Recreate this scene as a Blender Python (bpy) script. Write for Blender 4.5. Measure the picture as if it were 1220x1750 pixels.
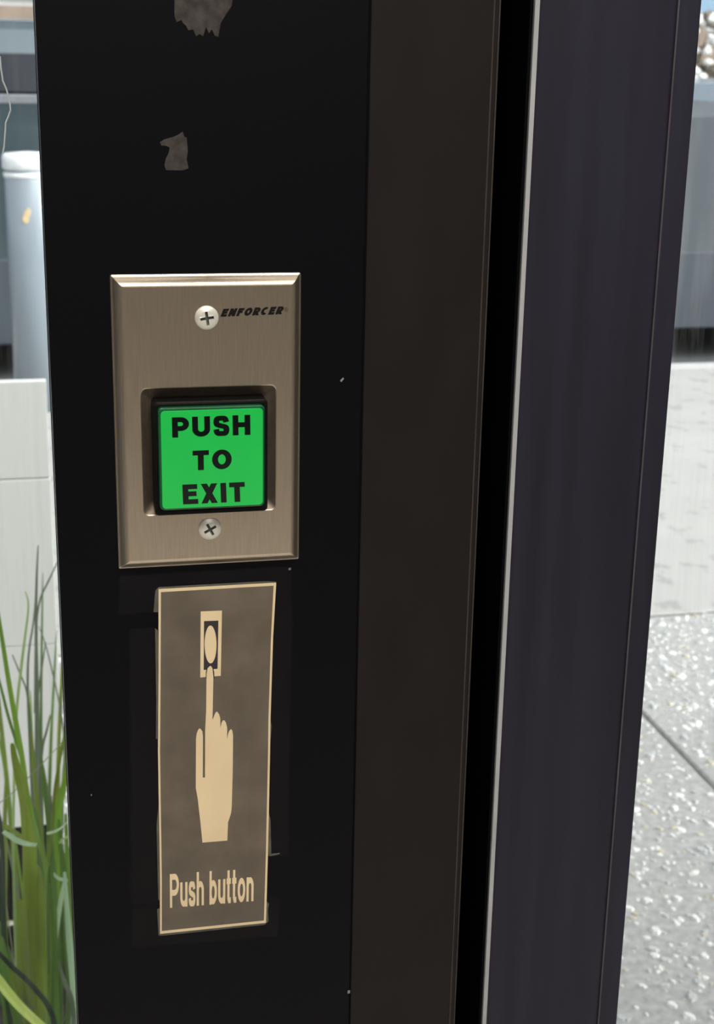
import bpy, bmesh, math, random
from mathutils import Matrix, Vector

for o in list(bpy.data.objects):
    bpy.data.objects.remove(o, do_unlink=True)
scene = bpy.context.scene
COL = scene.collection

# ------------------------------------------------------------------ camera
cam = bpy.data.cameras.new('camera')
camera = bpy.data.objects.new('camera', cam)
COL.objects.link(camera)
cam.sensor_fit = 'HORIZONTAL'
cam.sensor_width = 36.0
cam.lens = 73.78
cam.clip_start = 0.02
cam.clip_end = 300
_yaw, _pitch, _roll = 0.2282, 0.2975, 0.020
_f = Vector((math.sin(_yaw) * math.cos(_pitch), math.cos(_yaw) * math.cos(_pitch), -math.sin(_pitch)))
_r = Vector((math.cos(_yaw), -math.sin(_yaw), 0))
_u = _r.cross(_f)
_r2 = math.cos(_roll) * _r + math.sin(_roll) * _u
_u2 = -math.sin(_roll) * _r + math.cos(_roll) * _u
_m = Matrix((_r2, _u2, -_f)).transposed().to_4x4()
_m.translation = Vector((-0.0674, -0.5458, 1.283))
camera.matrix_world = _m
cam.dof.use_dof = True
cam.dof.focus_distance = 0.57
cam.dof.aperture_fstop = 44
scene.camera = camera

# ------------------------------------------------------------------ light
world = bpy.data.worlds.new('world')
scene.world = world
world.use_nodes = True
wn = world.node_tree.nodes
wl = world.node_tree.links
wn.clear()
w_out = wn.new('ShaderNodeOutputWorld')
w_bg = wn.new('ShaderNodeBackground')
w_sky = wn.new('ShaderNodeTexSky')
w_sky.sky_type = 'NISHITA'
w_sky.sun_disc = False
w_sky.sun_elevation = math.radians(48)
w_sky.sun_rotation = math.radians(150)
w_sky.dust_density = 4.0
w_sky.air_density = 1.0
w_hsv = wn.new('ShaderNodeHueSaturation')
w_hsv.inputs['Saturation'].default_value = 0.12
wl.new(w_sky.outputs[0], w_hsv.inputs['Color'])
wl.new(w_hsv.outputs[0], w_bg.inputs['Color'])
w_bg.inputs['Strength'].default_value = 0.315
wl.new(w_bg.outputs[0], w_out.inputs['Surface'])

sun = bpy.data.lights.new('sun', 'SUN')
sun.energy = 3.6
sun.angle = math.radians(35)
sun.color = (1.0, 0.95, 0.88)
sun_o = bpy.data.objects.new('sun', sun)
COL.objects.link(sun_o)
sun_o.location = (0, 8, 12)
sun_o.rotation_euler = Vector((-1.2, 0.55, -0.70)).to_track_quat('-Z', 'Y').to_euler()

vs = scene.view_settings
vs.view_transform = 'Standard'
vs.look = 'None'
vs.gamma = 1.0
vs.use_curve_mapping = False
vs.exposure = 0.0

# ------------------------------------------------------------------ helpers
ZP = 1.15                         # height of the exit button plate's centre
PI = math.pi

def mat(name, col, rough=0.5, metal=0.0, spec=0.5, scale=40.0, var=0.12, stretch=(1, 1, 1), bump=0.0,
        emit=None, estr=0.0, coat=0.0, aniso=0.0, detail=4.0, rvar=0.0, trans=0.0):
    m = bpy.data.materials.new(name)
    m.use_nodes = True
    nt = m.node_tree
    b = nt.nodes['Principled BSDF']
    tc = nt.nodes.new('ShaderNodeTexCoord')
    mp = nt.nodes.new('ShaderNodeMapping')
    mp.inputs['Scale'].default_value = stretch
    nz = nt.nodes.new('ShaderNodeTexNoise')
    nz.inputs['Scale'].default_value = scale
    nz.inputs['Detail'].default_value = detail
    nt.links.new(tc.outputs['Object'], mp.inputs['Vector'])
    nt.links.new(mp.outputs[0], nz.inputs['Vector'])
    rp = nt.nodes.new('ShaderNodeValToRGB')
    rp.color_ramp.elements[0].position = 0.3
    rp.color_ramp.elements[1].position = 0.7
    lo = [max(0, c * (1 - var)) for c in col]
    hi = [min(1, c * (1 + var)) for c in col]
    rp.color_ramp.elements[0].color = (*lo, 1)
    rp.color_ramp.elements[1].color = (*hi, 1)
    nt.links.new(nz.outputs['Fac'], rp.inputs['Fac'])
    nt.links.new(rp.outputs[0], b.inputs['Base Color'])
    b.inputs['Roughness'].default_value = rough
    b.inputs['Metallic'].default_value = metal
    b.inputs['Specular IOR Level'].default_value = spec
    b.inputs['Anisotropic'].default_value = aniso
    b.inputs['Coat Weight'].default_value = coat
    b.inputs['Coat Roughness'].default_value = 0.08
    b.inputs['Transmission Weight'].default_value = trans
    if rvar:
        mr = nt.nodes.new('ShaderNodeMapRange')
        mr.inputs['To Min'].default_value = max(0.02, rough - rvar)
        mr.inputs['To Max'].default_value = min(1, rough + rvar)
        nt.links.new(nz.outputs['Fac'], mr.inputs['Value'])
        nt.links.new(mr.outputs[0], b.inputs['Roughness'])
    if bump:
        bp = nt.nodes.new('ShaderNodeBump')
        bp.inputs['Strength'].default_value = bump
        bp.inputs['Distance'].default_value = 0.0004
        nt.links.new(nz.outputs['Fac'], bp.inputs['Height'])
        nt.links.new(bp.outputs[0], b.inputs['Normal'])
    if emit:
        b.inputs['Emission Color'].default_value = (*emit, 1)
        b.inputs['Emission Strength'].default_value = estr
    return m

def glass_mat(name, dirt=0.10, tint=(0.93, 0.96, 0.97), refl=0.007, dirtcol=(0.75, 0.78, 0.8)):
    m = bpy.data.materials.new(name)
    m.use_nodes = True
    nt = m.node_tree
    nt.nodes.clear()
    out = nt.nodes.new('ShaderNodeOutputMaterial')
    tr = nt.nodes.new('ShaderNodeBsdfTransparent')
    tr.inputs[0].default_value = (*tint, 1)
    gl = nt.nodes.new('ShaderNodeBsdfGlossy')
    gl.inputs['Roughness'].default_value = 0.02
    df = nt.nodes.new('ShaderNodeBsdfDiffuse')
    df.inputs[0].default_value = (*dirtcol, 1)
    tc = nt.nodes.new('ShaderNodeTexCoord')
    mp = nt.nodes.new('ShaderNodeMapping')
    mp.inputs['Scale'].default_value = (220, 220, 14)
    mp.inputs['Rotation'].default_value = (0, 0.06, 0)
    nz = nt.nodes.new('ShaderNodeTexNoise')
    nz.inputs['Scale'].default_value = 1.0
    nz.inputs['Detail'].default_value = 6
    mr = nt.nodes.new('ShaderNodeMapRange')
    mr.inputs['From Min'].default_value = 0.48
    mr.inputs['From Max'].default_value = 0.80
    mr.inputs['To Min'].default_value = dirt * 0.06
    mr.inputs['To Max'].default_value = dirt * 2.2
    nt.links.new(tc.outputs['Object'], mp.inputs['Vector'])
    nt.links.new(mp.outputs[0], nz.inputs['Vector'])
    nt.links.new(nz.outputs['Fac'], mr.inputs['Value'])
    m1 = nt.nodes.new('ShaderNodeMixShader')
    m1.inputs[0].default_value = refl
    m2 = nt.nodes.new('ShaderNodeMixShader')
    nt.links.new(tr.outputs[0], m1.inputs[1])
    nt.links.new(gl.outputs[0], m1.inputs[2])
    nt.links.new(mr.outputs[0], m2.inputs[0])
    nt.links.new(m1.outputs[0], m2.inputs[1])
    nt.links.new(df.outputs[0], m2.inputs[2])
    nt.links.new(m2.outputs[0], out.inputs['Surface'])
    return m

def link(name, bm, material, parent=None, loc=None, smooth=False, bevel=0.0, seg=2):
    bmesh.ops.recalc_face_normals(bm, faces=bm.faces)
    me = bpy.data.meshes.new(name)
    bm.to_mesh(me)
    bm.free()
    if smooth:
        for p in me.polygons:
            p.use_smooth = True
    me.materials.append(material)
    o = bpy.data.objects.new(name, me)
    COL.objects.link(o)
    if parent:
        o.parent = parent
    if loc:
        o.location = loc
    if bevel:
        md = o.modifiers.new('edge', 'BEVEL')
        md.width = bevel
        md.segments = seg
        md.limit_method = 'ANGLE'
        md.angle_limit = math.radians(40)
    return o

def tag(o, label=None, cat=None, group=None, kind=None):
    if label: o['label'] = label
    if cat: o['category'] = cat
    if group: o['group'] = group
    if kind: o['kind'] = kind
    return o

def empty(name, loc=(0, 0, 0), rz=0):
    o = bpy.data.objects.new(name, None)
    COL.objects.link(o)
    o.location = loc
    o.rotation_euler.z = rz
    o.empty_display_size = 0.05
    return o

def box(bm, x0, x1, y0, y1, z0, z1):
    v = [bm.verts.new(p) for p in ((x0, y0, z0), (x1, y0, z0), (x1, y1, z0), (x0, y1, z0),
                                   (x0, y0, z1), (x1, y0, z1), (x1, y1, z1), (x0, y1, z1))]
    for f in ((0, 3, 2, 1), (4, 5, 6, 7), (0, 1, 5, 4), (1, 2, 6, 5), (2, 3, 7, 6), (3, 0, 4, 7)):
        bm.faces.new([v[i] for i in f])

def boxo(name, dims, material, parent=None, bevel=0.0, seg=2):
    bm = bmesh.new()
    box(bm, *dims)
    return link(name, bm, material, parent, bevel=bevel, seg=seg)

def prism_mm(bm, pts, y0, y1):
    """outline (x, z) in mm on the post face, between depths y0 and y1 in mm"""
    a = [bm.verts.new((x / 1000, y0 / 1000, ZP + z / 1000)) for x, z in pts]
    b = [bm.verts.new((x / 1000, y1 / 1000, ZP + z / 1000)) for x, z in pts]
    bm.faces.new(a)
    bm.faces.new(b[::-1])
    n = len(pts)
    for i in range(n):
        j = (i + 1) % n
        bm.faces.new((a[i], b[i], b[j], a[j]))

def bridge(bm, A, B):
    n = len(A)
    for i in range(n):
        j = (i + 1) % n
        bm.faces.new((A[i], A[j], B[j], B[i]))

def rrect(x0, x1, z0, z1, r, seg=5):
    out = []
    for cx, cz, a0 in ((x1 - r, z1 - r, 0), (x0 + r, z1 - r, PI / 2), (x0 + r, z0 + r, PI), (x1 - r, z0 + r, 1.5 * PI)):
        for k in range(seg + 1):
            a = a0 + k * PI / 2 / seg
            out.append((cx + r * math.cos(a), cz + r * math.sin(a)))
    return out

def ring_mm(bm, pts, y):
    return [bm.verts.new((x / 1000, y / 1000, ZP + z / 1000)) for x, z in pts]

def lathe(bm, prof, n=32, axis='z', c=(0, 0, 0)):
    rings = []
    for r, h in prof:
        ring = []
        for k in range(n):
            a = 2 * PI * k / n
            p = (r * math.cos(a), r * math.sin(a), h)
            if axis == 'y': p = (p[0], p[2], p[1])
            if axis == 'x': p = (p[2], p[0], p[1])
            ring.append(bm.verts.new((p[0] + c[0], p[1] + c[1], p[2] + c[2])))
        rings.append(ring)
    for A, B in zip(rings, rings[1:]):
        bridge(bm, A, B)
    bm.faces.new(rings[0])
    bm.faces.new(rings[-1])

def tube(bm, pts, r, n=8):
    prev = None
    rings = []
    for i, p in enumerate(pts):
        p = Vector(p)
        d = (Vector(pts[min(i + 1, len(pts) - 1)]) - Vector(pts[max(i - 1, 0)])).normalized()
        s = d.cross(Vector((0.31, 0.9, 0.17))).normalized()
        t = d.cross(s)
        rr = r[i] if isinstance(r, (list, tuple)) else r
        rings.append([bm.verts.new(p + rr * (math.cos(2 * PI * k / n) * s + math.sin(2 * PI * k / n) * t)) for k in range(n)])
    for A, B in zip(rings, rings[1:]):
        bridge(bm, A, B)
    bm.faces.new(rings[0])
    bm.faces.new(rings[-1])

# ---- a small stroke alphabet for the lettering (cap height 1)
def arc(cx, cy, rx, ry, a0, a1, n=12):
    return [(cx + rx * math.cos(math.radians(a0 + (a1 - a0) * k / n)), cy + ry * math.sin(math.radians(a0 + (a1 - a0) * k / n))) for k in range(n + 1)]

def chaikin(p, it=2):
    for _ in range(it):
        q = [p[0]]
        for a, b in zip(p, p[1:]):
            q.append((0.75 * a[0] + 0.25 * b[0], 0.75 * a[1] + 0.25 * b[1]))
            q.append((0.25 * a[0] + 0.75 * b[0], 0.25 * a[1] + 0.75 * b[1]))
        q.append(p[-1])
        p = q
    return p

def scurve(w, h, t):
    pts = [(.96, .74), (.86, 1.0), (.5, 1.0), (.06, 1.0), (.0, .62), (.30, .53), (.70, .47), (1.0, .38), (.94, .0), (.5, .0), (.10, .0), (.0, .28)]
    return chaikin([(t / 2 + x * (w - t), t / 2 + y * (h - t)) for x, y in pts], 3)

def glyph(ch, t):
    """advance width and a list of (polyline, closed)"""
    k = t / 2
    X = 0.75
    if ch == 'P' or ch == 'R':
        w = .70
        ym = .44
        r = (1 - k - ym) / 2
        bowl = [(k, 1 - k)] + arc(w - k - r, 1 - k - r, r, r, 90, -90) + [(k, ym)]
        s = [([(k, 0), (k, 1)], 0), (bowl, 0)]
        if ch == 'R': s.append(([(w * .45, ym), (w - k * .9, 0)], 2))
        return w, s
    if ch == 'U':
        w = .74
        r = w / 2 - k
        return w, [([(k, 1), (k, k + r)] + arc(w / 2, k + r, r, r, 180, 360) + [(w - k, 1)], 0)]
    if ch == 'S': return .68, [(scurve(.68, 1, t), 0)]
    if ch == 'H': return .74, [([(k, 0), (k, 1)], 0), ([(.74 - k, 0), (.74 - k, 1)], 0), ([(k, .52), (.74 - k, .52)], 0)]
    if ch == 'T': return .66, [([(.33, 0), (.33, 1)], 0), ([(0, 1 - k), (.66, 1 - k)], 0)]
    if ch == 'O': return .80, [(arc(.40, .5, .40 - k, .5 - k, 0, 360, 40)[:-1], 1)]
    if ch == 'E': return .64, [([(k, 0), (k, 1)], 0), ([(k, 1 - k), (.62, 1 - k)], 0), ([(k, .52), (.58, .52)], 0), ([(k, k), (.64, k)], 0)]
    if ch == 'F': return .62, [([(k, 0), (k, 1)], 0), ([(k, 1 - k), (.62, 1 - k)], 0), ([(k, .52), (.54, .52)], 0)]
    if ch == 'X': return .70, [([(k * 1.12, 0), (.70 - k * 1.12, 1)], 2), ([(.70 - k * 1.12, 0), (k * 1.12, 1)], 2)]
    if ch == 'I': return t, [([(k, 0), (k, 1)], 0)]
    if ch == 'N': return .74, [([(k, 0), (k, 1)], 0), ([(.74 - k, 0), (.74 - k, 1)], 0), ([(k, 1), (.74 - k, 0)], 2)]
    if ch == 'C': return .72, [(arc(.38, .5, .38 - k, .5 - k, 50, 310, 30), 0)]
    h = .73
    if ch == 'u':
        w = .56
        r = w / 2 - k
        return w, [([(k, h), (k, k + r)] + arc(w / 2, k + r, r, r, 180, 360) + [(w - k, k + r)], 0), ([(w - k, 0), (w - k, h)], 0)]
    if ch in 'nh':
        w = .56
        r = w / 2 - k
        return w, [([(k, 0), (k, h if ch == 'n' else 1.0)], 0), ([(k, h - k - r)] + arc(w / 2, h - k - r, r, r, 180, 0) + [(w - k, 0)], 0)]
    if ch == 'b': return .58, [([(k, 0), (k, 1)], 0), (arc(.29, h / 2, .29 - k, h / 2 - k, 0, 360, 32)[:-1], 1)]
    if ch == 'o': return .60, [(arc(.30, h / 2, .30 - k, h / 2 - k, 0, 360, 32)[:-1], 1)]
    if ch == 's': return .52, [(scurve(.52, h, t * .92), 0)]
    if ch == 't': return .34, [([(.15, .98), (.15, .16), (.19, k), (.34, k)], 0), ([(0, h - k * .8), (.33, h - k * .8)], 0)]
    return .3, []

def ribbon(pts, t, closed):
    q = [pts[0]]
    for p in pts[1:]:
        if math.hypot(p[0] - q[-1][0], p[1] - q[-1][1]) > 1e-5: q.append(p)
    pts = q
    if closed == 2:           # diagonal whose ends are cut level
        (xa, ya), (xb, yb) = pts
        h = t / 2 * math.hypot(xb - xa, yb - ya) / abs(yb - ya)
        return [Vector((xa - h, ya)), Vector((xb - h, yb))], [Vector((xa + h, ya)), Vector((xb + h, yb))]
    n = len(pts)
    L, Rr = [], []
    for i in range(n):
        p = Vector(pts[i])
        if closed:
            a, b = Vector(pts[i - 1]), Vector(pts[(i + 1) % n])
            d0, d1 = (p - a).normalized(), (b - p).normalized()
        else:
            d0 = (p - Vector(pts[i - 1])).normalized() if i else None
            d1 = (Vector(pts[i + 1]) - p).normalized() if i < n - 1 else None
            d0 = d0 or d1
            d1 = d1 or d0
        n0, n1 = Vector((-d0.y, d0.x)), Vector((-d1.y, d1.x))
        m = (n0 + n1)
        m = m.normalized() if m.length > 1e-6 else n0
        s = t / 2 / max(0.35, m.dot(n0))
        L.append(p + m * s)
        Rr.append(p - m * s)
    return L, Rr

def text_mesh(bm, txt, origin, ux, uz, t, y0, y1, gap=0.14, slant=0.0, space=0.30, total=None):
    """lettering on the post face: origin and axes in mm (ux, uz: baseline and up vectors for cap height)"""
    adv = 0
    polys = []
    for ch in txt:
        if ch == ' ':
            adv += space
            continue
        w, st = glyph(ch, t)
        for pts, cl in st:
            L, Rr = ribbon(pts, t, cl)
            polys.append(([(adv + p.x, p.y) for p in L], [(adv + p.x, p.y) for p in Rr], cl == 1))
        adv += w + gap
    adv -= gap
    sc = (total / adv) if total else 1.0
    def M(p, y):
        x, z = (p[0] + slant * p[1]) * sc, p[1]
        X = origin[0] + ux[0] * x + uz[0] * z
        Z = origin[1] + ux[1] * x + uz[1] * z
        return bm.verts.new((X / 1000, y / 1000, ZP + Z / 1000))
    yb = y0 + .03
    for q, (L, Rr, cl) in enumerate(polys):
        n = len(L)
        y0 = yb - .015 * (q % 4)
        a = [M(p, y0) for p in L]
        b = [M(p, y0) for p in Rr]
        c = [M(p, y1) for p in L]
        d = [M(p, y1) for p in Rr]
        for i in range(n if cl else n - 1):
            j = (i + 1) % n
            bm.faces.new((a[i], a[j], b[j], b[i]))
            bm.faces.new((c[i], c[j], d[j], d[i]))
            bm.faces.new((a[i], a[j], c[j], c[i]))
            bm.faces.new((b[i], b[j], d[j], d[i]))
        if not cl:
            for i in (0, n - 1):
                bm.faces.new((a[i], b[i], d[i], c[i]))

def line_text(name, txt, p0, p1, ptop, t, y0, y1, material, parent, **kw):
    """p0..p1 baseline ends, ptop the cap height above p0 (mm)"""
    bm = bmesh.new()
    L = math.hypot(p1[0] - p0[0], p1[1] - p0[1])
    u = ((p1[0] - p0[0]) / L, (p1[1] - p0[1]) / L)
    text_mesh(bm, txt, p0, u, (ptop[0] - p0[0], ptop[1] - p0[1]), t, y0, y1, total=L, **kw)
    return link(name, bm, material, parent)

# ------------------------------------------------------------------ materials
M_post = mat('black_powder_coat', (.0008, .0008, .0024), rough=.45, spec=.165, scale=900, var=.35, detail=2)
M_frame = mat('dark_bronze_anodised', (.0120, .0095, .0092), rough=.5, spec=.20, scale=60, var=.16, stretch=(1, 1, .35))
M_door = mat('dark_door_violet_sheen', (.0195, .0192, .0310), rough=.5, spec=.24, scale=70, var=.28, stretch=(1, 1, .06), detail=6)  # violet sky reflection on the door is put into the base colour
M_edge_hl = mat('bronze_edge_highlight', (.055, .047, .040), rough=.45, spec=.2, scale=30, var=.2)
M_rubber = mat('black_rubber', (.003, .003, .004), rough=.8, spec=.05)
M_strip = mat('pale_grey_strip', (.40, .405, .42), rough=.6, spec=.2, var=.08)
M_glass = glass_mat('window_glass', dirt=.03)
M_glassd = glass_mat('door_glass', dirt=.06)
M_steel = mat('brushed_stainless', (.75, .645, .515), rough=.36, metal=1.0, scale=300, var=.055, stretch=(6, 6, .25), aniso=.4, rvar=.03, detail=5)
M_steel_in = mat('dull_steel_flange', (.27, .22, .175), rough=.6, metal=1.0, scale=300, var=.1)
M_screw = mat('zinc_screw', (.80, .78, .71), rough=.38, metal=.35, scale=200, var=.06)
M_slot = mat('screw_recess', (.12, .13, .11), rough=.6, metal=.5)
M_bezel = mat('black_plastic', (.005, .005, .005), rough=.5, spec=.12)
M_cap = mat('dark_green_plastic', (.005, .075, .030), rough=.15, spec=.5, emit=(.0, .20, .05), estr=.06)
M_green = mat('lit_green_lens', (.012, .36, .060), rough=.10, spec=.5, scale=30, var=.06, emit=(.016, .42, .060), estr=.42)
M_ink = mat('black_ink', (.003, .006, .005), rough=.12, spec=.5)
M_logo = mat('black_print', (.006, .005, .005), rough=.5, spec=.2)
M_logo2 = mat('faint_brown_print', (.10, .075, .05), rough=.5, spec=.2)
M_sign = mat('taupe_sign_face', (.138, .115, .088), rough=.42, spec=.25, scale=55, var=.20, detail=8)
M_cream = mat('cream_print', (.80, .64, .405), rough=.5, spec=.2, scale=40, var=.05)
M_plum = mat('dark_plum_print', (.045, .036, .040), rough=.5, spec=.2)
M_signedge = mat('grey_plastic_edge', (.33, .30, .25), rough=.4, spec=.3)
M_residue = mat('grey_tape_residue', (.058, .051, .048), rough=.8, spec=.1, scale=260, var=.35)
M_speck = mat('pale_speck', (.22, .22, .22), rough=.7)

def tape_mat():
    m = bpy.data.materials.new('clear_tape')
    m.use_nodes = True
    nt = m.node_tree
    nt.nodes.clear()
    out = nt.nodes.new('ShaderNodeOutputMaterial')
    tr = nt.nodes.new('ShaderNodeBsdfTransparent')
    pr = nt.nodes.new('ShaderNodeBsdfPrincipled')
    pr.inputs['Base Color'].default_value = (.22, .21, .19, 1)
    pr.inputs['Roughness'].default_value = .3
    nz = nt.nodes.new('ShaderNodeTexNoise')
    nz.inputs['Scale'].default_value = 90
    mr = nt.nodes.new('ShaderNodeMapRange')
    mr.inputs['To Min'].default_value = .003
    mr.inputs['To Max'].default_value = .013
    mx = nt.nodes.new('ShaderNodeMixShader')
    nt.links.new(nz.outputs['Fac'], mr.inputs['Value'])
    nt.links.new(mr.outputs[0], mx.inputs[0])
    nt.links.new(tr.outputs[0], mx.inputs[1])
    nt.links.new(pr.outputs[0], mx.inputs[2])
    nt.links.new(mx.outputs[0], out.inputs['Surface'])
    return m
M_tape = tape_mat()
M_tapeedge = mat('dull_tape_edge', (.105, .100, .085), rough=.5, spec=.2, scale=120, var=.25)

# ------------------------------------------------------------------ the room behind the camera
M_floor_in = mat('pale_floor_tile', (.58, .555, .52), rough=.4, scale=6, var=.06)
M_wall_in = mat('taupe_plaster', (.16, .148, .138), rough=.9, scale=12, var=.05)
M_reflband = mat('dark_reflection_band', (.035, .028, .022), rough=.6, scale=8, var=.2, stretch=(1, 1, .1))
M_ceil = mat('ceiling_paint', (.62, .58, .52), rough=.95, scale=10, var=.03)
M_lampw = mat('lamp_housing', (.75, .75, .73), rough=.5)
M_lampe = mat('lamp_diffuser', (.8, .78, .72), rough=.6, emit=(1.0, .93, .83), estr=5.0)

def struct(name, dims, m, label, bevel=0):
    return tag(boxo(name, dims, m, bevel=bevel), label, kind='structure')

RX0, RX1, RY0 = -2.6, 2.35, -4.22
struct('floor', (RX0, RX1, RY0, -.02, -.06, 0), M_floor_in, 'pale tiled floor inside the entrance')
struct('ceiling', (RX0 - .1, RX1 + .1, RY0 - .1, .10, 2.75, 2.85), M_ceil, 'plain painted ceiling inside the entrance')
wb = struct('wall_back', (RX0 - .1, RX1 + .1, RY0 - .1, RY0, 0, 2.75), M_wall_in, 'taupe plaster wall at the back of the entrance')
boxo('reflection_band', (RX0, RX1, RY0, RY0 + .02, 0, 1.0), M_reflband, wb)  # unseen dark band, added for its reflection in the button face
struct('wall_left', (RX0 - .1, RX0, RY0, .10, 0, 2.75), M_wall_in, 'taupe plaster wall left of the entrance')
struct('wall_right', (RX1, RX1 + .1, RY0, .10, 0, 2.75), M_wall_in, 'taupe plaster wall right of the entrance')
struct('wall_front', (RX0, RX1, .0, .10, 2.32, 2.75), M_wall_in, 'plaster band over the shopfront')

def ceiling_lamp(x, y, label):
    t = empty('ceiling_lamp', (x, y, 2.75))
    tag(t, label, 'lamp', 'ceiling lamps')
    bm = bmesh.new()
    for a in ((-.62, .62, -.32, -.28), (-.62, .62, .28, .32), (-.62, -.58, -.28, .28), (.58, .62, -.28, .28)):
        box(bm, a[0], a[1], a[2], a[3], -.05, 0)
    link('housing', bm, M_lampw, t)
    boxo('diffuser', (-.58, .58, -.28, .28, -.035, -.02), M_lampe, t)
    l = bpy.data.lights.new('lamp_light', 'AREA')
    l.shape = 'RECTANGLE'
    l.size, l.size_y = 1.1, .5
    l.energy = 31
    l.color = (1.0, .945, .87)
    lo = bpy.data.objects.new('lamp_light', l)
    COL.objects.link(lo)
    lo.parent = t
    lo.location = (0, 0, -.06)
ceiling_lamp(.1, -1.0, 'flat ceiling lamp nearest the shopfront')
ceiling_lamp(.1, -3.0, 'flat ceiling lamp nearest the back wall')

# ------------------------------------------------------------------ shopfront
# black post that carries the button
post = tag(boxo('trim_1', (-.0584, .0602, 0, .026, 0, 2.32), M_post, bevel=.0003), 'black mullion post carrying the exit button and push sign', kind='structure')
boxo('post_core', (-.0568, .0602, .026, .052, 0, 2.32), M_rubber, post)
def patch(name, pts, y0, y1, m, parent):
    bm = bmesh.new()
    prism_mm(bm, pts, y0, y1)
    return link(name, bm, m, parent)
patch('tape_residue', [(-10.07,164.68), (11.77,165.38), (10.02,151.67), (7.49,148.06), (6.01,145.66), (5.13,141.08), (3.88,141.45), (2.85,143.61), (1.80,142.20), (0.78,144.35), (-0.30,141.16), (-1.54,141.92), (-2.80,141.10), (-3.81,143.45), (-5.48,143.02), (-6.28,144.57), (-7.31,145.34), (-7.91,146.50), (-9.58,145.67), (-10.37,147.61)], -.12, 0, M_residue, post)['label'] = 'torn grey tape residue'
patch('tape_residue', [(-16.38,104.46), (-14.68,105.50), (-11.51,106.34), (-10.02,106.97), (-8.10,108.22), (-7.50,106.38), (-6.65,106.18), (-6.30,101.44), (-6.77,98.55), (-6.18,95.23), (-8.32,94.60), (-14.26,94.58), (-14.86,96.23), (-14.39,98.51), (-13.30,100.58), (-12.84,102.64), (-14.30,103.24), (-15.78,103.23)], -.12, 0, M_residue, post)['label'] = 'small grey tape residue'
for sp in ([(51.54,15.12), (52.68,16.24), (53.16,15.77), (52.02,14.41)], [(31.65,-61.00), (32.60,-60.81), (32.61,-61.80), (31.65,-61.75)], [(-49.64,-153.69), (-49.17,-153.74), (-49.20,-154.53), (-49.67,-154.49)]):
    patch('scuff_mark', sp, -.1, 0, M_speck, post)
# bronze jamb next to it
jamb = tag(boxo('trim_2', (.0609, .1098, 0, .052, 0, 2.32), M_frame, bevel=.0006), 'dark bronze jamb between the black post and the door', kind='structure')
boxo('seam_filler', (.0600, .0612, .0006, .05, 0, 2.32), M_rubber, jamb)
for x in (.10755, .1097):  # lighter tubes paint the highlights along the jamb's edge
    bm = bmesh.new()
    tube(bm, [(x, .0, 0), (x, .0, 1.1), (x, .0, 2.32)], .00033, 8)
    link('edge_highlight', bm, M_edge_hl, jamb)
stop = boxo('door_stop', (.1098, .150, .0595, .075, 0, 2.32), M_rubber, jamb)
boxo('stop_flange', (.0609, .1098, .0525, .075, 0, 2.32), M_rubber, jamb)
for z in (1.0,):
    patch('scuff_mark', [(59.46,-261.77), (60.52,-261.61), (60.55,-263.13), (59.48,-263.29)], -.1, 0, M_speck, jamb)

# door with glass, set back a little
DW = 1.06
door = tag(empty('door_1', (.129, .012, .01)), 'dark framed glass door with painted violet sheen right of the jamb', kind='structure')
def dpart(name, x0, x1, y0, y1, z0, z1, m, bevel=0.0):
    return boxo(name, (x0 - .129, x1 - .129, y0 - .012, y1 - .012, z0 - .01, z1 - .01), m, door, bevel=bevel)
DX = .1295
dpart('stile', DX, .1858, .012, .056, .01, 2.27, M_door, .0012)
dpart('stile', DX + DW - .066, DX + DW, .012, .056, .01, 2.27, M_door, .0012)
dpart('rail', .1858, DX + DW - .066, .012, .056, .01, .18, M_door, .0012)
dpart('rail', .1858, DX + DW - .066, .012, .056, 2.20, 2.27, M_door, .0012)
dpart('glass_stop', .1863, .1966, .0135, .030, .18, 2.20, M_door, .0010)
dpart('stop_edge', .1857, .1864, .0117, .020, .01, 2.20, mat('light_stop_edge', (.075, .068, .08), rough=.45, spec=.25, scale=90, var=.3, stretch=(1, 1, .2)))  # narrow edge, coloured lighter than the stile
dpart('edge_strip', .12745, .1295, .0117, .030, .01, 2.27, M_strip, .0003)  # thin pale strip along the stile's edge
dpart('edge_gasket', .1262, .12745, .0135, .052, .01, 2.27, M_rubber)
dpart('glass', .1860, DX + DW - .060, .032, .038, .17, 2.21, M_glassd)
for nm, x0, x1, z0, z1 in (('trim_3', DX + DW + .006, DX + DW + .06, 0, 2.32),):
    tag(boxo(nm, (x0, x1, 0, .052, z0, z1), M_frame, bevel=.0008), 'dark bronze jamb at the far side of the door', kind='structure')
tag(boxo('trim_4', (.1098, DX + DW + .006, 0, .052, 2.275, 2.32), M_frame, bevel=.0008), 'dark bronze header over the door', kind='structure')
win2 = tag(empty('window_2', (DX + DW + .06, .02, .0)), 'fixed glass pane beyond the door', kind='structure')
boxo('glass', (0, RX1 - (DX + DW + .06), .010, .016, .10, 2.32), M_glass, win2)
boxo('sill', (0, RX1 - (DX + DW + .06), -.02, .032, 0, .10), M_frame, win2)

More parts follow.
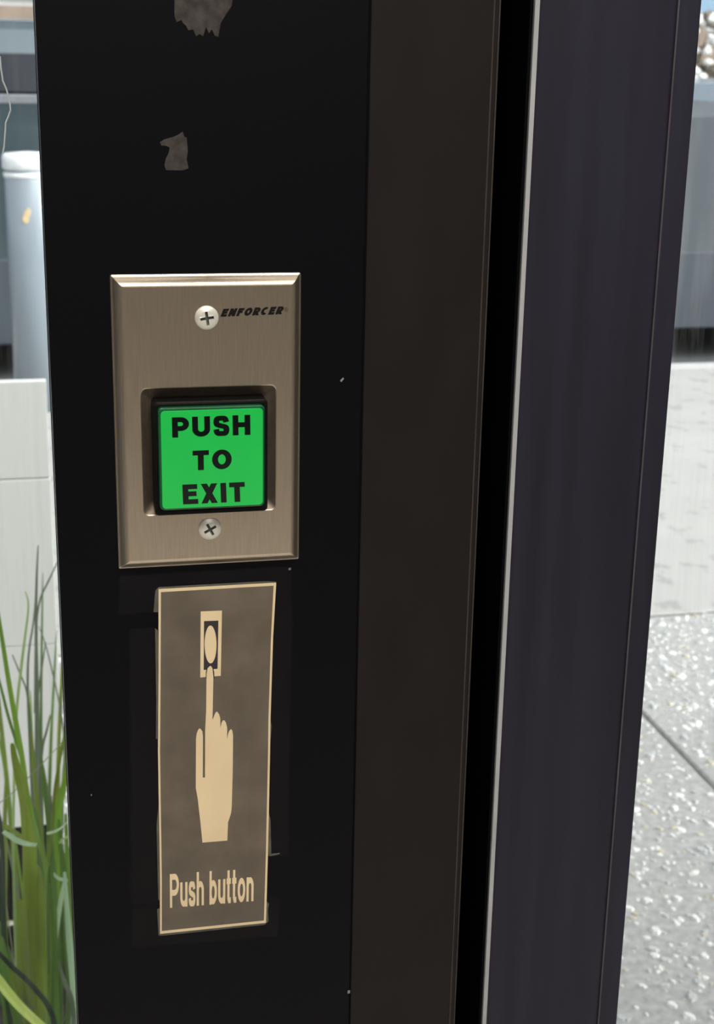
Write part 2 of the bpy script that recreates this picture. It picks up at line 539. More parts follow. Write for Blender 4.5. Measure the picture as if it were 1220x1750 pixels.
# fixed window on the left
win = tag(empty('window_1', (-.0584, .02, 0)), 'fixed shopfront glass left of the black post', kind='structure')
boxo('glass', (RX0 + .0584, .0013, .010, .016, .10, 2.32), M_glass, win)
boxo('sill', (RX0 + .0584, 0, -.02, .032, 0, .10), M_post, win)
boxo('gasket', (.0002, .0012, .0325, .036, .10, 2.32), M_rubber, win)
bm = bmesh.new()
hl = [(-0.0712,1.2830), (-0.0710,1.2785), (-0.0706,1.2744), (-0.0695,1.2715), (-0.0686,1.2678), (-0.0683,1.2641), (-0.0691,1.2620), (-0.0703,1.2595), (-0.0707,1.2557), (-0.0713,1.2510), (-0.0719,1.2485)]
tube(bm, [(x + .0584, .0088, z) for x, z in hl], .00032, 6)
link('pale_streak', bm, mat('pale_glass_line', (.5, .55, .58), rough=.7), win)  # thin pale line on the pane

# ------------------------------------------------------------------ exit button
btn = tag(empty('exit_button', (0, 0, ZP)), 'brushed steel wall plate with a lit green push to exit button', 'exit button')
def under(o, par):
    o.parent = par
    o.matrix_parent_inverse = Matrix.Translation(-Vector(par.location))
    return o

PW, PH = 71.4 / 2, 114.3 / 2
OP = [(-26.14,15.46), (25.75,14.96), (25.90,-35.07), (-25.75,-34.77)]
ox0 = (OP[0][0] + OP[3][0]) / 2
ox1 = (OP[1][0] + OP[2][0]) / 2
oz1 = (OP[0][1] + OP[1][1]) / 2
oz0 = (OP[2][1] + OP[3][1]) / 2
def prect(i, r):
    return rrect(-PW + i, PW - i, -PH + i, PH - i, r, 5)
bm = bmesh.new()
prof = [(0.0, 0.0, .7), (0.0, -.5, .7), (.15, -.8, .65), (.65, -1.15, .5), (.9, -1.4, .45), (1.7, -2.5, .4), (2.5, -3.55, .35), (2.9, -3.95, .3), (3.4, -4.27, .3), (3.8, -4.43, .3), (4.2, -4.5, .3)]
rings = [ring_mm(bm, prect(i, r), y) for i, y, r in prof]
def orect(i, r):
    return rrect(ox0 + i, ox1 - i, oz0 + i, oz1 - i, r, 5)
rings.append(ring_mm(bm, orect(0, 2.2), -4.5))
rings.append(ring_mm(bm, orect(.35, 2.1), -4.35))
for A, B in zip(rings, rings[1:]):
    bridge(bm, A, B)
plate = under(link('plate', bm, M_steel), btn)
# dished flange inside the opening
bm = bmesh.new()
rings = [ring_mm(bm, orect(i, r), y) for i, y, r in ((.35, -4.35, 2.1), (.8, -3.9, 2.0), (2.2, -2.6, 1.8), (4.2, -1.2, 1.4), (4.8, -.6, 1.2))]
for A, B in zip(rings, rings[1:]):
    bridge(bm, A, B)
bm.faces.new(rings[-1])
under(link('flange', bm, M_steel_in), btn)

# button: bezel, cap, lit lens, lettering
BT = [(-20.16,8.79), (19.28,8.75), (20.66,-30.40), (-19.88,-31.12)]
bx0 = (BT[0][0] + BT[3][0]) / 2
bx1 = (BT[1][0] + BT[2][0]) / 2
bz1 = (BT[0][1] + BT[1][1]) / 2
bz0 = (BT[2][1] + BT[3][1]) / 2
def brect(i, r):
    return rrect(bx0 + i, bx1 - i, bz0 + i, bz1 - i, r, 5)
bm = bmesh.new()
def zrect(i, r):
    return rrect(bx0 + i, bx1 - i, bz0 + i * (1 if i > -.5 else 1.75), bz1 - i, r, 5)
rings = [ring_mm(bm, zrect(i, r), y) for i, y, r in ((-1.7, -.6, 1.6), (-1.7, -8.6, 1.6), (-1.5, -9.0, 1.6), (-.9, -9.2, 1.5), (-.3, -9.2, 1.4), (-.3, -6, 1.4))]
for A, B in zip(rings, rings[1:]):
    bridge(bm, A, B)
under(link('bezel', bm, M_bezel), btn)
bm = bmesh.new()
rings = [ring_mm(bm, brect(i, r), y) for i, y, r in ((-.1, -1, 1.6), (-.1, -11.4, 1.6), (.05, -12.0, 1.6), (.35, -12.35, 1.6), (.9, -12.5, 1.6))]
for A, B in zip(rings, rings[1:]):
    bridge(bm, A, B)
bm.faces.new(rings[-1])
cap = under(link('button_cap', bm, M_cap), btn)
bm = bmesh.new()
rings = [ring_mm(bm, brect(i, r), y) for i, y, r in ((.75, -12.3, 1.5), (.75, -12.52, 1.5), (.95, -12.62, 1.4))]
for A, B in zip(rings, rings[1:]):
    bridge(bm, A, B)
bm.faces.new(rings[-1])
lens = under(link('lens', bm, M_green), btn)
lens['label'] = 'lit green button face'
L1 = [(-15.06,-2.21), (14.43,-2.16), (-15.14,5.54)]
L2 = [(-7.58,-15.24), (7.22,-15.17), (-7.58,-7.59)]
L3 = [(-11.43,-28.45), (12.34,-28.41), (-11.64,-20.69)]
for txt, L in (('PUSH', L1), ('TO', L2), ('EXIT', L3)):
    under(line_text('lettering', txt, L[0], L[1], L[2], .24, -12.72, -12.6, M_ink, None, gap=.13), btn)

# maker's name on the plate
LG = [(4.42,41.53), (27.57,42.11), (4.89,44.48)]
under(line_text('maker_name', 'ENFORCER', LG[0], LG[1], LG[2], .30, -4.62, -4.5, M_logo, None, gap=.16, slant=.22), btn)
RG = [(29.35,43.85)]
bm = bmesh.new()
a = arc(RG[0][0], RG[0][1], .80, .85, 0, 360, 24)[:-1]
b = arc(RG[0][0], RG[0][1], .58, .62, 0, 360, 24)[:-1]
A0, B0 = ring_mm(bm, a, -4.6), ring_mm(bm, b, -4.6)
A1, B1 = ring_mm(bm, a, -4.5), ring_mm(bm, b, -4.5)
bridge(bm, A0, B0); bridge(bm, A0, A1); bridge(bm, B0, B1); bridge(bm, A1, B1)
under(link('registered_mark', bm, M_logo2), btn)
under(line_text('registered_mark', 'R', (RG[0][0] - .3, RG[0][1] - .42), (RG[0][0] + .32, RG[0][1] - .42), (RG[0][0] - .3, RG[0][1] + .42), .26, -4.6, -4.5, M_logo2, None), btn)

def screw(cx, cz, rot, name='screw'):
    """pan head with a recessed cross"""
    N = 96
    Rm = 4.45
    def cr(th, Lr, a):
        th -= rot
        c, s = abs(math.cos(th)) + 1e-9, abs(math.sin(th)) + 1e-9
        return max(min(Lr / c, a / s), min(Lr / s, a / c))
    def ring(bm, fr, y):
        return ring_mm(bm, [(cx + fr(2 * PI * k / N) * math.cos(2 * PI * k / N), cz + fr(2 * PI * k / N) * math.sin(2 * PI * k / N)) for k in range(N)], y)
    bm = bmesh.new()
    rs = [ring(bm, lambda t: Rm, -4.4), ring(bm, lambda t: Rm, -4.9), ring(bm, lambda t: Rm - .25, -5.25), ring(bm, lambda t: Rm - .9, -5.6), ring(bm, lambda t: Rm - 1.7, -5.85), ring(bm, lambda t: cr(t, 2.55, .52), -6.0)]
    for A, B in zip(rs, rs[1:]):
        bridge(bm, A, B)
    s = under(link(name, bm, M_screw), btn)
    bm = bmesh.new()
    rs = [ring(bm, lambda t: cr(t, 2.55, .52), -6.0), ring(bm, lambda t: cr(t, 2.0, .42), -5.0)]
    bridge(bm, *rs)
    bm.faces.new(rs[1])
    sl = link('cross_slot', bm, M_slot)
    sl.parent = s
    return s
S1 = [(-0.69,41.29)]
S2 = [(-0.39,-41.20)]
screw(S1[0][0], S1[0][1], math.radians(8))
screw(S2[0][0], S2[0][1], math.radians(28))

# ------------------------------------------------------------------ push sign
SG = [(-20.39,-66.47), (26.54,-66.63), (25.31,-90.24), (24.34,-125.95), (24.17,-141.08), (23.37,-186.69), (22.52,-222.12), (-22.96,-221.93), (-22.42,-195.24), (-22.07,-136.89), (-21.12,-102.09)]
sign = tag(empty('push_sign', (SG[0][0] / 1000 + .02, 0, ZP + SG[7][1] / 1000)), 'taupe taped sign with pointing hand and the words Push button', 'sign')
def inset(pts, dx, dz):
    cx = sum(p[0] for p in pts) / len(pts)
    zs = [p[1] for p in pts]
    cz = (max(zs) + min(zs)) / 2
    return [(p[0] + (dx if p[0] < cx else -dx), p[1] + (dz if p[1] < cz - 45 else (-dz if p[1] > cz + 45 else 0))) for p in pts]
under(patch('sign_border', SG, -.80, -.05, M_cream, None), sign)
SF = [(-19.50,-67.73), (25.46,-67.79), (24.43,-90.15), (23.45,-125.84), (23.30,-140.97), (22.48,-186.56), (21.62,-220.82), (-22.20,-220.56), (-21.69,-195.29), (-21.25,-136.94), (-20.31,-102.13)]
under(patch('sign_face', SF, -.86, -.5, M_sign, None), sign)
Y0, Y1 = -.92, -.8
ib = [(-2.65,-81.07), (3.12,-81.21), (2.61,-102.07), (-3.03,-102.16)]
ob = [(-3.91,-76.87), (4.59,-77.06), (3.87,-105.24), (-4.44,-105.32)]
under(patch('button_box_ground', ib, -.89, Y1, M_plum, None), sign)
bm = bmesh.new()
A0, B0, A1, B1 = ring_mm(bm, ob, Y0), ring_mm(bm, ib, Y0), ring_mm(bm, ob, Y1), ring_mm(bm, ib, Y1)
bridge(bm, A0, B0); bridge(bm, A0, A1); bridge(bm, B0, B1); bridge(bm, A1, B1)
under(link('button_box', bm, M_cream), sign)
oc = [(-0.13,-91.31), (2.28,-91.48), (-0.04,-83.13)]
under(patch('button_oval', arc(oc[0][0], oc[0][1], oc[1][0] - oc[0][0], oc[2][1] - oc[0][1], 0, 360, 36)[:-1], Y0, Y1, M_cream, None), sign)
# dark outline that cuts the box around the fingertip
under(patch('finger_outline', [(-2.30,-106.04), (-2.15,-102.98), (-1.60,-100.72), (-0.46,-99.91), (0.65,-100.89), (1.22,-103.23), (1.31,-106.32)], -.925, Y1, M_plum, None), sign)
hand = [(-0.44,-100.54), (-1.42,-101.49), (-1.90,-104.01), (-2.25,-120.50), (-2.73,-128.82), (-3.04,-150.26), (-3.96,-150.17), (-3.67,-131.36), (-3.86,-129.25), (-4.44,-128.28), (-5.01,-127.78), (-5.62,-128.44), (-6.16,-129.83), (-6.53,-132.16), (-6.90,-154.58), (-6.14,-159.91), (-5.24,-170.04), (-4.46,-180.26), (6.01,-180.42), (6.39,-171.79), (7.10,-169.67), (7.75,-167.28), (7.99,-164.57), (8.47,-148.94), (8.72,-132.45), (8.44,-130.05), (7.96,-129.25), (7.38,-129.70), (6.79,-130.96), (6.19,-133.68), (6.32,-128.55), (5.86,-126.28), (5.24,-125.10), (4.61,-125.05), (4.03,-126.12), (3.48,-128.31), (3.51,-124.12), (3.07,-122.20), (2.29,-120.98), (1.72,-121.12), (1.13,-122.35), (0.44,-124.38), (0.32,-123.85), (0.86,-105.51), (0.54,-101.77), (0.12,-100.84)]
under(patch('hand', hand, -.97, Y1, M_cream, None), sign)['label'] = 'cream hand with pointing finger'
PB = [(-18.54,-209.78), (17.05,-210.77), (-18.32,-193.70)]
under(line_text('lettering', 'Push button', PB[0], PB[1], PB[2], .172, -.95, -.8, M_cream, None, gap=.10, space=.34), sign)
# clear tape that holds it
for pts in ([(-35.27,-59.89), (32.41,-59.96), (32.27,-76.44), (-36.18,-75.94)],
            [(-34.32,-207.96), (28.20,-210.60), (27.50,-229.28), (-34.81,-226.86)],
            [(16.54,-76.92), (33.23,-77.00), (31.92,-190.32), (14.81,-190.11)],
            [(-32.01,-82.40), (-14.01,-82.39), (-16.64,-206.71), (-34.76,-205.95)]):
    under(patch('tape_strip', pts, -1.05, -1.0, M_tape, None), sign)
for pts in ([(-22.52,-76.05), (-21.91,-69.18), (-21.52,-67.00), (-20.35,-65.85), (-2.10,-65.86), (21.84,-65.96), (26.35,-66.35), (26.59,-67.24), (-20.37,-66.95), (-20.56,-76.18)],
            [(-22.09,-83.03), (-20.95,-84.10), (-21.09,-102.22), (-21.92,-131.02), (-22.76,-131.21), (-22.29,-114.91)],
            [(-23.34,-170.31), (-22.45,-162.29), (-22.40,-195.42), (-22.36,-205.77), (-23.34,-205.65), (-23.37,-189.49)],
            [(-23.93,-210.37), (-22.44,-209.70), (-22.67,-221.01), (21.94,-221.23), (22.69,-211.97), (23.84,-213.26), (23.33,-216.35), (23.72,-221.59), (21.94,-223.11), (-1.38,-223.10), (-22.34,-223.05), (-23.57,-222.61)],
            [(24.20,-126.60), (24.94,-129.31), (24.46,-135.11), (24.21,-135.09)],
            [(23.77,-169.70), (24.40,-172.52), (24.81,-189.26), (28.47,-189.27), (28.47,-189.55), (24.43,-190.06), (23.43,-189.67)]):
    under(patch('tape_edge', pts, -.62, -.02, M_tapeedge, None), sign)

# ------------------------------------------------------------------ outside: pavement
M_conc = mat('pale_concrete', (.385, .375, .355), rough=.9, scale=3, var=.05, detail=8)
def stain(m, scale, lo, hi, amount, col, stretch=(1, 1, 1)):
    nt = m.node_tree
    b = nt.nodes['Principled BSDF']
    src = b.inputs['Base Color'].links[0].from_socket
    tc = nt.nodes.new('ShaderNodeTexCoord')
    mp = nt.nodes.new('ShaderNodeMapping')
    mp.inputs['Scale'].default_value = stretch
    nz = nt.nodes.new('ShaderNodeTexNoise')
    nz.inputs['Scale'].default_value = scale
    nz.inputs['Detail'].default_value = 3
    mr = nt.nodes.new('ShaderNodeMapRange')
    mr.inputs['From Min'].default_value = lo
    mr.inputs['From Max'].default_value = hi
    mr.inputs['To Max'].default_value = amount
    mx = nt.nodes.new('ShaderNodeMix')
    mx.data_type = 'RGBA'
    mx.inputs['B'].default_value = (*col, 1)
    nt.links.new(tc.outputs['Object'], mp.inputs['Vector'])
    nt.links.new(mp.outputs[0], nz.inputs['Vector'])
    nt.links.new(nz.outputs['Fac'], mr.inputs['Value'])
    nt.links.new(mr.outputs[0], mx.inputs['Factor'])
    nt.links.new(src, mx.inputs['A'])
    nt.links.new(mx.outputs['Result'], b.inputs['Base Color'])
stain(M_conc, 15, .575, .635, .45, (.20, .195, .185), (1, .7, 1))
M_aggr = mat('grey_aggregate_concrete', (.365, .357, .342), rough=.85, scale=70, var=.22, detail=8, bump=.6)
stain(M_aggr, 2.5, .5, .75, .35, (.25, .245, .235))
M_peb = [mat('white_pebble', (.74, .73, .695), rough=.6, scale=60, var=.1), mat('grey_pebble', (.47, .47, .465), rough=.6, scale=60, var=.15), mat('tan_pebble', (.52, .47, .37), rough=.6, scale=60, var=.15)]
M_curb = mat('curb_concrete', (.47, .465, .45), rough=.9, scale=8, var=.08)
M_joint = mat('joint_filler', (.22, .215, .20), rough=.95, scale=40, var=.2)
M_asph = mat('asphalt', (.075, .077, .082), rough=.9, scale=120, var=.3, bump=.5)

walk = tag(empty('pavement', (0, 0, 0)), 'grey pebbled and pale smooth pavement slabs outside the door', kind='structure')
boxo('joint_bed', (-6.5, 9.5, .10, 5.45, -.12, -.007), M_joint, walk)
for k in range(-5, 6):
    x0, x1 = 1.154 + 1.5 * (k - 1) + .0035, 1.154 + 1.5 * k - .0035
    boxo('slab', (x0, x1, .10, 2.561, -.10, 0), M_aggr, walk, bevel=.004, seg=1)
    if k % 2: boxo('slab', (x0, x1 + 1.5, 2.577, 5.44, -.10, 0), M_conc, walk, bevel=.004, seg=1)
    boxo('curb_stone', (x0, x1, 5.446, 5.57, -.25, 0.0), M_curb, walk, bevel=.012, seg=2)
boxo('joint_strip', (-6.5, 9.5, 2.5608, 2.5772, -.02, -.004), mat('dark_joint', (.11, .105, .095), rough=.95, scale=40, var=.3), walk)
rng = random.Random(4)
for mi, (m, cnt) in enumerate(zip(M_peb, (12500, 11500, 2900))):
    bm = bmesh.new()
    for _ in range(cnt):
        x, y = rng.uniform(-1.3, 3.3), rng.uniform(.14, 2.55)
        if abs((x - 1.154 + .75) % 1.5 - .75) < .016: continue
        r = rng.choice((.0035, .004, .0045, .005, .006, .0065, .0095)) * rng.uniform(.8, 1.45)
        a = rng.uniform(0, PI)
        e = rng.uniform(.5, .9)
        n = 6
        ring = []
        top = []
        for k in range(n):
            th = 2 * PI * k / n
            rr = r * rng.uniform(.8, 1.15)
            px, py = rr * math.cos(th), rr * e * math.sin(th)
            X, Y = px * math.cos(a) - py * math.sin(a), px * math.sin(a) + py * math.cos(a)
            ring.append(bm.verts.new((x + X, y + Y, -.0005)))
            top.append(bm.verts.new((x + X * .65, y + Y * .65, r * .35)))
        bridge(bm, ring, top)
        bm.faces.new(top)
    tag(link('pebbles', bm, m, walk), kind='stuff')
tag(boxo('street', (-30, 40, 5.57, 13.0, -.30, -.12), M_asph), 'dark asphalt street beyond the curb', kind='structure')
tag(boxo('far_pavement', (-30, 40, 13.0, 17.5, -.30, 0.0), M_conc, bevel=.01), 'pale pavement on the far side of the street', kind='structure')

# ------------------------------------------------------------------ white box behind the grass
M_white = mat('white_gloss_panel', (.92, .915, .875), rough=.35, spec=.4, scale=3, var=.02)
M_groove = mat('grey_groove', (.5, .5, .48), rough=.7)
M_black = mat('black_metal', (.003, .003, .0035), rough=.7, spec=.05)
ub = tag(empty('white_panel', (-.40, 1.52, 0)), 'white upright panel with two thin grooves on a black base behind the grass', 'panel')
def ubp(name, d, m, bevel=0):
    return boxo(name, (d[0] + .40, d[1] + .40, d[2] - 1.52, d[3] - 1.52, d[4], d[5]), m, ub, bevel=bevel, seg=2)
bxr = -.0405
for z0, z1 in ((.163, .4570), (.4580, .7105), (.7122, .852)):
    ubp('board', (-.80, bxr, 1.50, 1.516, z0, z1), M_white, .0012)
ubp('backing_sheet', (-.798, bxr - .002, 1.503, 1.520, .17, .850), M_groove)
ubp('base', (-.79, bxr - .006, 1.50, 1.62, .0, .163), M_black, .004)

# ------------------------------------------------------------------ grass plant
def leaf_mat(name, col, **k):
    m = mat(name, col, rough=.42, spec=.35, scale=50, var=.22, stretch=(1, 1, .05), **k)
    b = m.node_tree.nodes['Principled BSDF']
    nt = m.node_tree
    out = nt.nodes['Material Output']
    tl = nt.nodes.new('ShaderNodeBsdfTranslucent')
    nt.links.new(b.inputs['Base Color'].links[0].from_socket, tl.inputs['Color'])
    mx = nt.nodes.new('ShaderNodeMixShader')
    mx.inputs[0].default_value = .42
    nt.links.new(b.outputs[0], mx.inputs[1])
    nt.links.new(tl.outputs[0], mx.inputs[2])
    nt.links.new(mx.outputs[0], out.inputs['Surface'])
    return m
LM = {'g': leaf_mat('fresh_green_blade', (.24, .42, .05)), 'o': leaf_mat('olive_blade', (.25, .33, .045)),
      'y': leaf_mat('grey_green_blade', (.20, .245, .16)), 'p': leaf_mat('pale_green_blade', (.46, .62, .24)),
      'm': leaf_mat('mint_blade', (.62, .82, .52)), 'd': leaf_mat('dark_green_blade', (.035, .06, .035)),
      'l': leaf_mat('lime_blade', (.72, .95, .22)), 'b': leaf_mat('brown_stem', (.14, .13, .05)),
      'e': leaf_mat('deep_green_blade', (.14, .26, .05)), 't': leaf_mat('straw_stem', (.36, .36, .25))}
PX, PY = -.085, .86
grass = tag(empty('grass_plant', (PX, PY, 0)), 'tall green grass plant in a dark pot outside the left window', 'plant')
bm = bmesh.new()
lathe(bm, [(.10, 0), (.115, .01), (.15, .27), (.158, .275), (.158, .30), (.146, .30), (.14, .26)], 40)
link('pot', bm, M_black, grass, smooth=False)
bm = bmesh.new()
lathe(bm, [(.139, .24), (.139, .268), (.06, .275), (.01, .277)], 24)
link('soil', bm, mat('dark_soil', (.03, .022, .015), rough=1, scale=90, var=.4), grass)

def blade(pts, w, m, name='leaf', lean=0.0):
    """creased ribbon through 3D points (world), widths per point"""
    bm = bmesh.new()
    rows = []
    n = len(pts)
    for i, p in enumerate(pts):
        p = Vector(p)
        d = (Vector(pts[min(i + 1, n - 1)]) - Vector(pts[max(i - 1, 0)])).normalized()
        side = d.cross(Vector((lean, 1, 0.0)) if m != 'l' else Vector((-.2, .55, -.8)))
        side = side.normalized() if side.length > 1e-4 else Vector((1, 0, 0))
        nor = side.cross(d).normalized()
        ww = w[i] / 2
        q = p - Vector((PX, PY, 0))
        rows.append([bm.verts.new(q - side * ww), bm.verts.new(q + nor * ww * .35), bm.verts.new(q + side * ww)])
    for A, B in zip(rows, rows[1:]):
        for c in (0, 1):
            bm.faces.new((A[c], A[c + 1], B[c + 1], B[c]))
    return link(name, bm, LM[m], grass)

def sm(pts):
    return chaikin3(pts, 2)
def chaikin3(p, it):
    p = [Vector(a) for a in p]
    for _ in range(it):
        q = [p[0]]
        for a, b in zip(p, p[1:]):
            q += [a.lerp(b, .25), a.lerp(b, .75)]
        q.append(p[-1])
        p = q
    return p

# (depth, material, tip width mm, width mm, points from tip downwards in x, z)
BL = [
 (.80, 'y', .8, 3.4, [(-0.0637,0.8415), (-0.0659,0.8165), (-0.0682,0.7834), (-0.0700,0.7359), (-0.0723,0.6844), (-0.0735,0.6450), (-0.0792,0.5536), (-0.0828,0.4469), (-0.0865,0.3071)]),
 (.83, 'y', .6, 1.8, [(-0.0430,0.8198), (-0.0540,0.7963), (-0.0657,0.7721), (-0.0704,0.7299), (-0.0748,0.6418)]),
 (.70, 'p', .6, 2.6, [(-0.0769,0.8326), (-0.0740,0.8203), (-0.0782,0.7934), (-0.0826,0.7656), (-0.0901,0.7159), (-0.0955,0.6455), (-0.1007,0.5612), (-0.1049,0.3825)]),
 (.62, 'g', 2.2, 4.6, [(-0.0998,0.8528), (-0.0968,0.8189), (-0.0935,0.7796), (-0.0893,0.7389), (-0.0849,0.6967), (-0.0831,0.6403), (-0.0837,0.5591), (-0.0874,0.4319)]),
 (.66, 'e', 1.6, 3.0, [(-0.1049,0.7790), (-0.1006,0.7567), (-0.0962,0.7275), (-0.0866,0.6870), (-0.0818,0.6357), (-0.0806,0.5703), (-0.0859,0.4024)]),
 (.78, 'y', 1.0, 1.9, [(-0.0924,0.7403), (-0.0844,0.7143), (-0.0806,0.7019), (-0.0790,0.6705), (-0.0785,0.6393), (-0.0790,0.5644), (-0.0826,0.4323)]),
 (.84, 'y', .6, 2.3, [(-0.0665,0.8008), (-0.0699,0.7551), (-0.0783,0.7146), (-0.0806,0.6755), (-0.0812,0.6247), (-0.0819,0.5321), (-0.0857,0.3941)]),
 (.86, 'y', .8, 1.7, [(-0.0606,0.7191), (-0.0652,0.6920), (-0.0698,0.6659), (-0.0744,0.6146), (-0.0797,0.5210)]),
 (.90, 'y', .5, 1.5, [(-0.0667,0.7210), (-0.0615,0.7044), (-0.0571,0.6805), (-0.0510,0.6408), (-0.0464,0.6040), (-0.0454,0.5656)]),
 (.76, 'y', 1.2, 2.4, [(-0.0599,0.6842), (-0.0638,0.6674), (-0.0691,0.6482), (-0.0733,0.6000), (-0.0783,0.5108)]),
 (.60, 't', .5, .9, [(-0.0492,0.7351), (-0.0532,0.7300), (-0.0730,0.7073), (-0.0909,0.6866), (-0.1062,0.6699), (-0.1123,0.6633)]),
 (.72, 'o', 1.0, 3.2, [(-0.0437,0.7141), (-0.0466,0.6937), (-0.0510,0.6648), (-0.0575,0.6346), (-0.0608,0.6074), (-0.0640,0.5700), (-0.0705,0.5317), (-0.0742,0.4698), (-0.0756,0.3569)]),
 (.74, 'g', 2.0, 8.2, [(-0.0451,0.6448), (-0.0485,0.6266), (-0.0532,0.6054), (-0.0590,0.5853), (-0.0622,0.5591), (-0.0665,0.4823), (-0.0711,0.3416)]),
 (.58, 'o', 1.6, 12.0, [(-0.0929,0.7442), (-0.0895,0.7173), (-0.0842,0.6899), (-0.0826,0.6513), (-0.0846,0.6069), (-0.0879,0.5448), (-0.0909,0.4557)]),
 (.56, 'g', 1.6, 4.2, [(-0.0820,0.7109), (-0.0790,0.6838), (-0.0745,0.6574), (-0.0699,0.6316), (-0.0695,0.5948), (-0.0738,0.4679)]),
 (.55, 'm', 3.4, 5.0, [(-0.1025,0.6805), (-0.0919,0.6687), (-0.0840,0.6592), (-0.0760,0.6486)]),
 (.66, 'o', 3.0, 4.4, [(-0.1057,0.6276), (-0.0989,0.6199), (-0.0921,0.6121), (-0.0856,0.5978), (-0.0816,0.5704), (-0.0802,0.5092)]),
 (.68, 'm', 2.6, 3.2, [(-0.0684,0.6032), (-0.0621,0.6019), (-0.0554,0.5994), (-0.0486,0.5969)]),
 (.67, 'p', 2.6, 3.0, [(-0.0487,0.6043), (-0.0520,0.5998), (-0.0543,0.5947), (-0.0570,0.5799)]),
 (.64, 'm', 2.0, 4.4, [(-0.0644,0.5850), (-0.0615,0.5799), (-0.0570,0.5764), (-0.0534,0.5760), (-0.0553,0.5673), (-0.0585,0.5527), (-0.0626,0.5265), (-0.0665,0.4958), (-0.0709,0.4654), (-0.0743,0.4090)]),
 (.60, 'o', 3.0, 13.5, [(-0.0784,0.6181), (-0.0778,0.5882), (-0.0775,0.5474), (-0.0778,0.4939), (-0.0773,0.4327)]),
 (.57, 'e', 2.0, 9.0, [(-0.0667,0.6331), (-0.0671,0.5996), (-0.0678,0.5598), (-0.0687,0.5134), (-0.0691,0.4538)]),
 (.62, 'm', 2.2, 6.0, [(-0.0548,0.5969), (-0.0540,0.5644), (-0.0532,0.5315), (-0.0520,0.4950), (-0.0508,0.4579), (-0.0514,0.4140)]),
 (.59, 'y', 1.6, 4.2, [(-0.0645,0.5299), (-0.0620,0.5154), (-0.0586,0.4994), (-0.0546,0.4844), (-0.0527,0.4672), (-0.0518,0.4364)]),
 (.70, 'e', 2.0, 7.0, [(-0.0571,0.6056), (-0.0562,0.5748), (-0.0536,0.5310), (-0.0534,0.4801), (-0.0536,0.4150), (-0.0548,0.3551)]),
 (.71, 'g', 1.6, 6.0, [(-0.0504,0.6056), (-0.0505,0.5748), (-0.0513,0.5247), (-0.0511,0.4734), (-0.0513,0.4077), (-0.0524,0.3473)]),
 (.53, 'd', 3.0, 4.6, [(-0.1155,0.5873), (-0.1095,0.5777), (-0.0999,0.5620), (-0.0920,0.5498), (-0.0833,0.5327), (-0.0746,0.5133), (-0.0681,0.4834)]),
 (.56, 'l', 8.0, 9.5, [(-0.1190,0.5443), (-0.1023,0.5109), (-0.0884,0.4843), (-0.0724,0.4528)]),
 (.65, 'd', 1.6, 5.0, [(-0.1084,0.6426), (-0.1073,0.6146), (-0.1086,0.5794), (-0.1107,0.5377), (-0.1113,0.4950), (-0.1117,0.4007)]),
 (.80, 'o', 1.6, 5.0, [(-0.1053,0.6015), (-0.1087,0.5566), (-0.1104,0.5107), (-0.1146,0.4508), (-0.1161,0.3611), (-0.1125,0.2893)]),
 (.63, 'o', 4.0, 9.0, [(-0.0949,0.5673), (-0.0951,0.5304), (-0.0964,0.4819), (-0.0964,0.4133)]),
 (.66, 'e', 2.0, 9.0, [(-0.0785,0.6412), (-0.0770,0.6057), (-0.0749,0.5575), (-0.0733,0.4959), (-0.0725,0.3874)]),
 (.72, 'g', 1.6, 4.0, [(-0.0883,0.6406), (-0.0865,0.6100), (-0.0850,0.5728), (-0.0835,0.5096), (-0.0863,0.3449)]),
 (.74, 'e', 2.0, 5.0, [(-0.0703,0.6532), (-0.0686,0.6162), (-0.0661,0.5722), (-0.0638,0.5210), (-0.0625,0.4422), (-0.0624,0.3265)]),
 (.76, 'o', 1.8, 4.4, [(-0.0780,0.6687), (-0.0777,0.6254), (-0.0755,0.5749), (-0.0722,0.5231), (-0.0699,0.4703), (-0.0717,0.3130)]),
 (.78, 'y', 1.4, 3.0, [(-0.0687,0.6208), (-0.0664,0.5952), (-0.0644,0.5629), (-0.0643,0.5106), (-0.0652,0.4301)]),
 (.79, 'b', 1.0, 2.0, [(-0.0622,0.5832), (-0.0649,0.5444), (-0.0694,0.4920), (-0.0746,0.4249), (-0.0787,0.3559)]),
 (.61, 'e', 2.0, 8.0, [(-0.1116,0.5453), (-0.1094,0.5094), (-0.1061,0.4727), (-0.1011,0.4288)]),
 (.60, 'o', 2.0, 9.0, [(-0.1040,0.5154), (-0.0982,0.4907), (-0.0924,0.4626), (-0.0876,0.4343)]),
 (.57, 'g', 1.2, 2.2, [(-0.0679,0.6165), (-0.0681,0.5884), (-0.0695,0.5426), (-0.0724,0.4962), (-0.0751,0.4547)]),
 (.60, 'p', 1.2, 2.4, [(-0.0768,0.6111), (-0.0768,0.5881), (-0.0773,0.5650)]),
]
for dep, m, tw, w, pts in BL:
    p3 = []
    n = len(pts)
    for i, (x, z) in enumerate(pts):
        f = i / (n - 1)
        p3.append((x, dep + .03 * f * f, z))
    # carry the blade down to its root in the pot
    end = Vector(p3[-1])
    if end.z > .30 and n > 5:
        root = Vector((PX + (end.x - PX) * .5, PY + (end.y - PY) * .35, .265))
        p3 += [tuple(end.lerp(root, .5)), tuple(root)]
    p3 = chaikin3(p3, 2)
    N = len(p3)
    ws = []
    for i in range(N):
        f = i / (N - 1)
        ws.append((tw + (w - tw) * min(1, f / .35) ** .8) / 1000)
    blade(p3, ws, m)
rng = random.Random(11)
